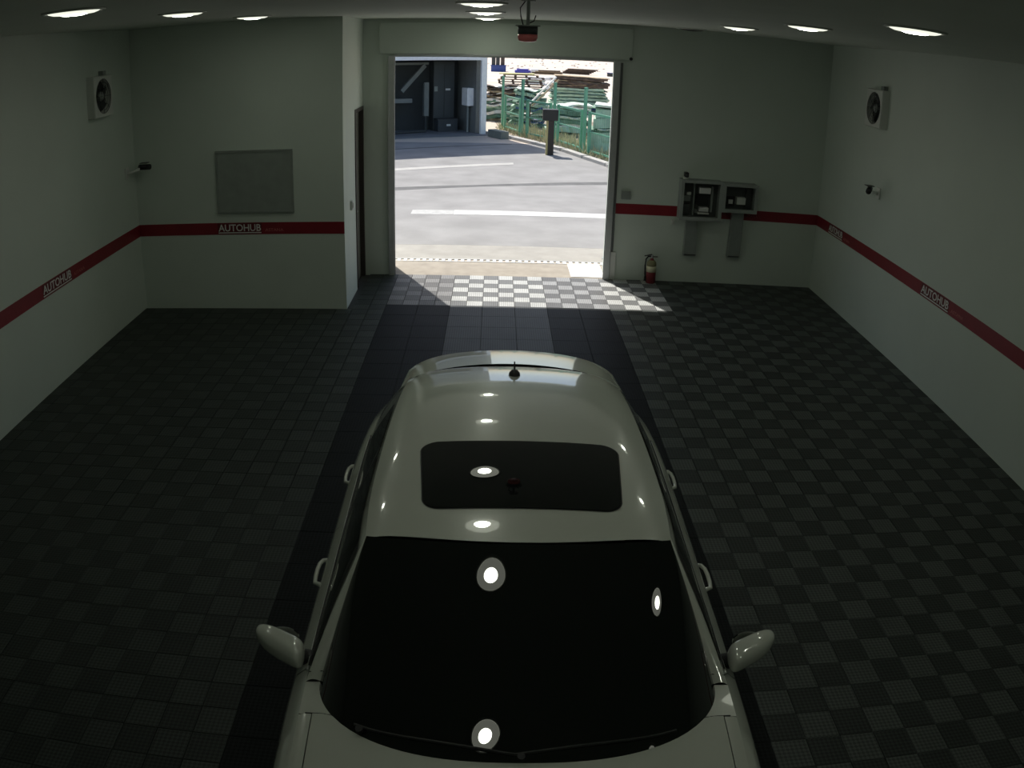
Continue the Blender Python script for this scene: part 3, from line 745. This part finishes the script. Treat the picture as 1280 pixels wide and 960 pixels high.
# local x runs along the front (0 at the right end), y goes inward
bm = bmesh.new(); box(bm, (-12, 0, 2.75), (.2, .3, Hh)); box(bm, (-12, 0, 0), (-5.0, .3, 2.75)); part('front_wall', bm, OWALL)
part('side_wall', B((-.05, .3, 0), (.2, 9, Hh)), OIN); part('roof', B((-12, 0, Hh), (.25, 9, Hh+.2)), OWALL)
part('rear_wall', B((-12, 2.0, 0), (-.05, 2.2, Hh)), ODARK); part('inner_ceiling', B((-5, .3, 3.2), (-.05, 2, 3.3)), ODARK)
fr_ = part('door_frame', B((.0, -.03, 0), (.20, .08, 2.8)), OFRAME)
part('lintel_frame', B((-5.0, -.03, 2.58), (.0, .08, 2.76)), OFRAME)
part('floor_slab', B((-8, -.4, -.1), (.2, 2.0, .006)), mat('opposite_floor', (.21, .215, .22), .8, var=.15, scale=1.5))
# on its inner side wall and rear wall
t = thing('meter_cabinet', 'white meter cabinet on the inner wall of the opposite building', 'cabinet', (-.05-.62, 29.72, 0), A0)
new('cabinet_body', B((-.22, .50, .95), (0, 1.02, 1.58), .01), OFRAME, t); new('cabinet_door', B((-.235, .52, .97), (-.22, 1.0, 1.56)), OFRAME, t); new('conduit', Cy((-.10, .76, 0), (-.10, .76, .95), .04), GREYBOX, t)
def opp(name, label, cat): return thing(name, label, cat, (-.62+.6*math.cos(A0), 29.72+.6*math.sin(A0), 0), A0)
t = opp('storage_cabinet', 'tall dark storage cabinet at the back of the opposite building', 'cabinet')
new('cabinet_body', B((-1.75, 1.55, 0), (-.95, 1.98, 2.5), .01), DKGREY, t)
for x0, x1 in ((-1.73, -1.36), (-1.34, -.97)): new('cabinet_door', B((x0, 1.53, .1), (x1, 1.55, 2.42)), mat('cabinet_blue_grey', (.055, .065, .07), .5), t)
new('label_card', B((-1.3, 1.52, 1.45), (-1.12, 1.53, 1.52)), WHITEP, t); new('label_card', B((-1.72, 1.52, 1.42), (-1.6, 1.53, 1.6)), GREYPANEL, t)
t = opp('storage_chest', 'low dark chest with a white label in the opposite building', 'chest')
new('chest_body', B((-1.72, 1.12, .0), (-.98, 1.5, .42), .015), mat('chest', (.05, .058, .065), .5), t); new('lid', B((-1.74, 1.1, .42), (-.96, 1.5, .46), .01), DKGREY, t); new('label_card', B((-1.40, 1.11, .20), (-1.25, 1.12, .27)), WHITEP, t)
t = opp('steel_frame', 'grey steel frame with a diagonal brace inside the opposite building', 'frame')
gb = mat('frame_grey', (.20, .22, .21), .6)
new('top_beam', B((-3.9, 1.5, 2.38), (-1.95, 1.62, 2.46)), gb, t)
def bar(p, q, w): 
    p, q = Vector(p), Vector(q); d = q-p; M = Matrix.Translation((p+q)/2) @ d.to_track_quat('Z', 'Y').to_matrix().to_4x4(); bm = bmesh.new(); box(bm, (-w/2, -w/2, -d.length/2), (w/2, w/2, d.length/2), 0, M); return bm
new('diagonal_brace', bar((-2.1, 1.5, 2.36), (-2.95, 1.5, 1.45), .14), gb, t); new('ledge', B((-3.9, 1.3, 1.05), (-2.62, 1.7, 1.2)), gb, t); new('upright', B((-2.12, 1.45, .55), (-1.95, 1.6, 1.75)), gb, t); new('leg', B((-2.1, 1.45, 0), (-2.02, 1.55, .55)), ODARK, t)
t = opp('barrier_bar', 'long dark bar lying on the floor of the opposite building', 'bar'); new('bar', Cy((-3.4, .9, .05), (-2.2, 1.1, .05), .05), DKGREY, t)

# ---- green fence
fp = [(.14, 31.6), (.79, 29.35), (1.76, 27.6), (2.50, 25.25), (3.32, 22.9), (4.1, 20.6)]
FL = ['by the opposite building', 'behind the grey block', 'behind the black call box', 'beside the kerb end', 'hidden by the doorway edge']
for k, (a, b_) in enumerate(zip(fp, fp[1:])):
    a, b_ = Vector(a), Vector(b_); d = b_-a; L = d.length; ang = math.atan2(d.y, d.x)
    t = thing('fence_panel', 'green wire fence panel with tall post '+FL[k], 'fence', (a.x, a.y, 0), ang)
    new('tall_post', B((-.04, -.04, 0), (.04, .04, 1.95)), GRN, t); new('post_cap', B((-.045, -.045, 1.95), (.045, .045, 1.98)), GRN, t)
    new('short_post', B((.30, -.04, 0), (.38, .04, 1.30)), GRN, t); new('short_post', B((L-.26, -.04, 0), (L-.19, .04, 1.30)), GRN, t)
    new('rail', B((.38, -.025, 1.22), (L-.26, .025, 1.28)), GRN, t); new('rail', B((.38, -.025, .12), (L-.26, .025, .17)), GRN, t); new('rail', B((.38, -.02, .68), (L-.26, .02, .715)), GRN, t)
    wm = bmesh.new(); x = .46
    while x < L-.3: box(wm, (x, -.003, .16), (x+.006, .003, 1.23)); x += .14
    o = new('wire_mesh', wm, GRN, t); o['kind'] = 'stuff'

# ---- stacks of sheets, pallets and tarps in the yard beyond
def stack(name, label, cat, x, y, layers, rz=0, w=2.0, d=1.2, wav=.03, gap=.01):
    t = thing(name, label, cat, (x, y, -.012), rz); z = 0
    for li, (nm, h, m, sc) in enumerate(layers):
        ox, oy = random.uniform(-.06, .06)*w, random.uniform(-.05, .05)*d; ww = w*sc*random.uniform(.93, 1.05); ph = random.uniform(0, 6); tilt = random.uniform(-.03, .03)
        n = 14; bm = bmesh.new(); rows = []
        prof_ = []
        for i in range(n+1):
            x_ = (i/n-.5)*ww; dz = wav*math.sin(ph+5*i/n)+wav*.5*math.sin(ph*2+11*i/n)+tilt*x_
            rr = [bm.verts.new((ox+x_, oy-d/2+random.uniform(-.03, .03), z+dz*.8)), bm.verts.new((ox+x_, oy+d/2, z+dz*.8)), bm.verts.new((ox+x_, oy+d/2, z+h-gap+dz)), bm.verts.new((ox+x_, oy-d/2+random.uniform(-.05, .05), z+h-gap+dz))]
            if li == 0:
                rr[0].co.z = rr[1].co.z = 0
            rows.append(rr)
        for p, q in zip(rows, rows[1:]):
            for i in range(4): bm.faces.new((p[i], q[i], q[(i+1) % 4], p[(i+1) % 4]))
        bm.faces.new(rows[0]); bm.faces.new(rows[-1][::-1])
        bmesh.ops.recalc_face_normals(bm, faces=bm.faces)
        new(nm, bm, m, t); z += h
    return t
def xat(px, y): return -.0844+math.tan(math.atan((px-640)/1075.6)+.0276*1.0+.0)*y   # rough bearing of a thing in the yard
def pallet(parent, x, y, z, w, d, m1, m2):
    bm = bmesh.new()
    for k in range(5): box(bm, (x-w/2, y-d/2+k*d/5, z+.10), (x+w/2, y-d/2+k*d/5+d/7, z+.13))
    new('deck', bm, m1, parent)
    for k in range(4): new('block', B((x-w/2+k*(w-.15)/3, y-d/2, z), (x-w/2+k*(w-.15)/3+.15, y+d/2, z+.10)), m2, parent)
G2, G3, PG, WS, WD, WL = ('sheet', GRN2), ('sheet', GRN3), ('sheet', PALEG), ('sheet', WSHEET), ('board', WOODD), ('board', WOODL)
def L_(seq): return [(a[0], h, a[1], sc) for a, h, sc in seq]
stack('sheet_stack', 'stack of green sheets topped with dark boards near the doorway edge', 'stack', 3.83, 42,
      L_([(G3, .10, 1), (('sheet', BLUE), .06, 1), (G2, .12, 1), (G3, .05, 1), (G2, .14, 1), (G3, .05, 1), (G2, .12, 1), (G3, .06, 1), (G2, .11, 1), (G3, .05, 1), (G2, .11, 1), (G3, .05, 1), (G2, .11, 1), (WD, .12, 1), (WL, .04, .98), (WD, .13, .98), (WL, .04, .96), (WD, .06, .97), (WD, .12, .95), (WL, .05, 1.0)]), 0, 2.65, 1.4, .015)
stack('tarp_pile', 'pile of folded green and white tarps behind the first fence posts', 'pile', .10, 35.6,
      L_([(WL, .10, .9), (G3, .16, 1), (WS, .14, .85), (G3, .10, 1), (G2, .12, .9), (WS, .10, .8), (G3, .10, .95), (WS, .12, .75), (WL, .06, .9), (WD, .10, .8), (WS, .05, .9), (WL, .08, .7), (WD, .10, .8), (WS, .06, .7), (WD, .06, .8)]), .1, 1.75, 1.1, .05)
stack('tarp_pile', 'loose dark green tarp pile in the middle of the fence', 'pile', 1.15, 33.2,
      L_([(G3, .14, 1), (('sheet', BLUE), .06, .9), (WS, .08, .7), (G3, .12, 1), (PG, .12, .95), (G3, .16, .9), (('sheet', BLUE), .07, .7), (G2, .12, .9), (WS, .06, .6), (G3, .12, .9), (('sheet', mat('sheet_teal', (.10, .20, .22), .7, var=.2)), .14, .6), (G2, .12, .7), (G3, .10, .8), (PG, .06, .7)]), -.1, 1.5, 1.1, .06)
stack('sheet_stack', 'stack of wavy green and white sheets behind the call box', 'stack', 2.45, 30.5,
      L_([(WL, .12, .9), (G2, .18, 1), (WS, .13, .8), (G3, .14, 1), (G2, .08, 1), (PG, .08, .9), (G3, .14, 1), (G2, .10, .95), (WS, .06, .9), (PG, .08, 1)]), .05, 1.45, 1.1, .045)
stack('net_bale', 'large green bale of sheets behind the nearest fence panel', 'bale', 3.55, 25.6,
      L_([(G3, .14, 1), (G2, .30, 1), (G2, .28, 1), (G3, .05, 1), (PG, .05, .9), (G2, .30, 1), (G2, .26, .98), (G3, .04, 1), (PG, .07, 1)]), -.15, 1.6, 1.2, .02)
t = thing('leaning_board', 'white board leaning against the green tarps', 'board', (1.56, 31.75, 0)); new('board', bar((-.45, 0, .95), (.52, .1, 1.98), .05), WSHEET, t)
for ch in t.children:
    for v in ch.data.vertices: v.co.y = v.co.y*3
new('prop', B((-.45, -.1, -.01), (-.40, 0, .97)), WOODD, t)
new('edge_strip', bar((-.36, -.18, .90), (.60, -.1, 1.90), .05), WOODL, t)
# brown stacks, further off
t = thing('pallet_stack', 'stack of brown pallets and pale boards beyond the tarps', 'pallets', (1.55, 60, -.012))
for k in range(6): pallet(t, random.uniform(-.1, .1), 0, k*.165, 3.0 if k < 5 else 2.4, 1.2, WOODL if k % 2 else WOODD, WOODD)
new('cover_sheet', B((-1.5, -.6, .99), (.9, .6, 1.05)), mat('yellow_sheet', (.55, .53, .25), .7), t)
stack('white_sheet_stack', 'low stack of white corrugated sheets behind the green stack', 'stack', 4.35, 58, L_([(WS, .12, 1), (WS, .1, .98), (WS, .12, .97), (WS, .1, .96), (WS, .12, .95), (WS, .1, .93)]), 0, 2.6, 1.6, .02)
stack('white_sheet_stack', 'low stack of white sheets right of the pallets', 'stack', 3.5, 66, L_([(WS, .14, 1), (WS, .12, .98), (PG, .1, .97), (WS, .14, .95), (WS, .12, .9)]), 0, 3.0, 1.6, .03)
t = thing('timber_pile', 'dark timber beams lying in the far lot', 'timber', (8.2, 92, -.012), -.25)
for k in range(5): new('beam', B((-1.6+.2*k, -.2*k, .0+.12*k), (1.4+.25*k, .16-.2*k, .12+.12*k)), WOODD, t)
t = thing('timber_pile', 'dark timber beside the blue tarp in the far lot', 'timber', (5.0, 88, -.012), .0)
for k in range(4): new('beam', B((-1.9+.3*k, -.2*k, .11*k), (1.5-.1*k, .16-.2*k, .11+.11*k)), WOODD if k % 2 else WOODL, t)
t = thing('blue_skip', 'blue metal skip with dark crates beyond the white post', 'skip', (.1, 92, -.012))
new('skip_body', B((-.85, -.6, 0), (.7, .6, .62), .03), BLUE, t); new('rim', B((-.9, -.65, .62), (.75, .65, .7)), BLUE, t)
for x0, m in ((-.8, DKGREY), (-.35, DKGREY), (.15, WOODD)): new('crate', B((x0, -.4, .7), (x0+.4, .4, 1.5)), m, t)
t = thing('blue_tarp', 'folded blue tarp with a white sheet in the far lot', 'tarp', (2.6, 90, -.012)); new('fold', B((-.9, -.6, 0), (.7, .6, .3), .08), BLUET, t); new('fold', B((-.7, -.5, .3), (.5, .5, .42), .05), BLUET, t); new('white_sheet', B((.72, -.5, 0), (1.5, .5, .45), .1), WSHEET, t)
t = thing('dark_crate', 'small dark crate alone at the far end of the lot', 'crate', (11.6, 90, -.012)); new('crate_body', B((-.35, -.3, 0), (.3, .3, .35), .03), DKGREY, t); new('lid', B((-.4, -.35, .35), (.35, .35, .4)), BLUE, t)
# rubble dotted over the far lot
v_, f_ = [], []
for k in range(260):
    y = random.uniform(96, 190); x = random.uniform(-6, 26)*y/110; s = random.uniform(.06, .20); n0 = len(v_)
    for dx, dy, dz in ((-1, -1, 0), (1, -1, 0), (1, 1, 0), (-1, 1, 0), (-.5, -.5, .7), (.6, -.4, .8), (.4, .5, .7), (-.5, .4, .6)): v_.append((x+dx*s*random.uniform(.7, 1.3), y+dy*s, -.012+dz*s*.8))
    for q in ((4, 5, 6, 7), (0, 1, 5, 4), (1, 2, 6, 5), (2, 3, 7, 6), (3, 0, 4, 7)): f_.append([n0+i for i in q])
me = bpy.data.meshes.new('rubble'); me.from_pydata(v_, [], f_); me.materials.append(mat('rubble', (.40, .31, .27), .9, var=.4, scale=1)); me.update()
o = bpy.data.objects.new('rubble', me); COL.objects.link(o); o['kind'] = 'stuff'; tag(o, 'reddish rubble scattered over the pale far lot', 'rubble')
# dry grass along the fence foot
v_, f_ = [], []
for k in range(3400):
    s = random.random(); q = s*(len(fp)-1); i = min(int(q), len(fp)-2); fr2 = q-i
    x = lerp(fp[i][0], fp[i+1][0], fr2)+random.uniform(-.35, 1.5)*random.random(); y = lerp(fp[i][1], fp[i+1][1], fr2)+random.uniform(-.3, .8)
    if x < -.2 and y < 31: continue
    h = random.uniform(.08, .36)*(.6+.6*random.random()); a = random.uniform(0, pi); w_ = .014; lx, ly = random.uniform(-.12, .12), random.uniform(-.12, .12); n0 = len(v_)
    v_ += [(x-w_*math.cos(a), y-w_*math.sin(a), -.012), (x+w_*math.cos(a), y+w_*math.sin(a), -.012), (x+lx*.4+w_*.6, y+ly*.4, h*.6), (x+lx, y+ly, h)]
    f_ += [(n0, n0+1, n0+2), (n0, n0+2, n0+3)]
me = bpy.data.meshes.new('dry_grass'); me.from_pydata(v_, [], f_); me.materials.append(GRASS1); me.update()
o = bpy.data.objects.new('dry_grass', me); COL.objects.link(o); o['kind'] = 'stuff'; tag(o, 'dry yellow-green grass growing along the fence foot', 'grass')
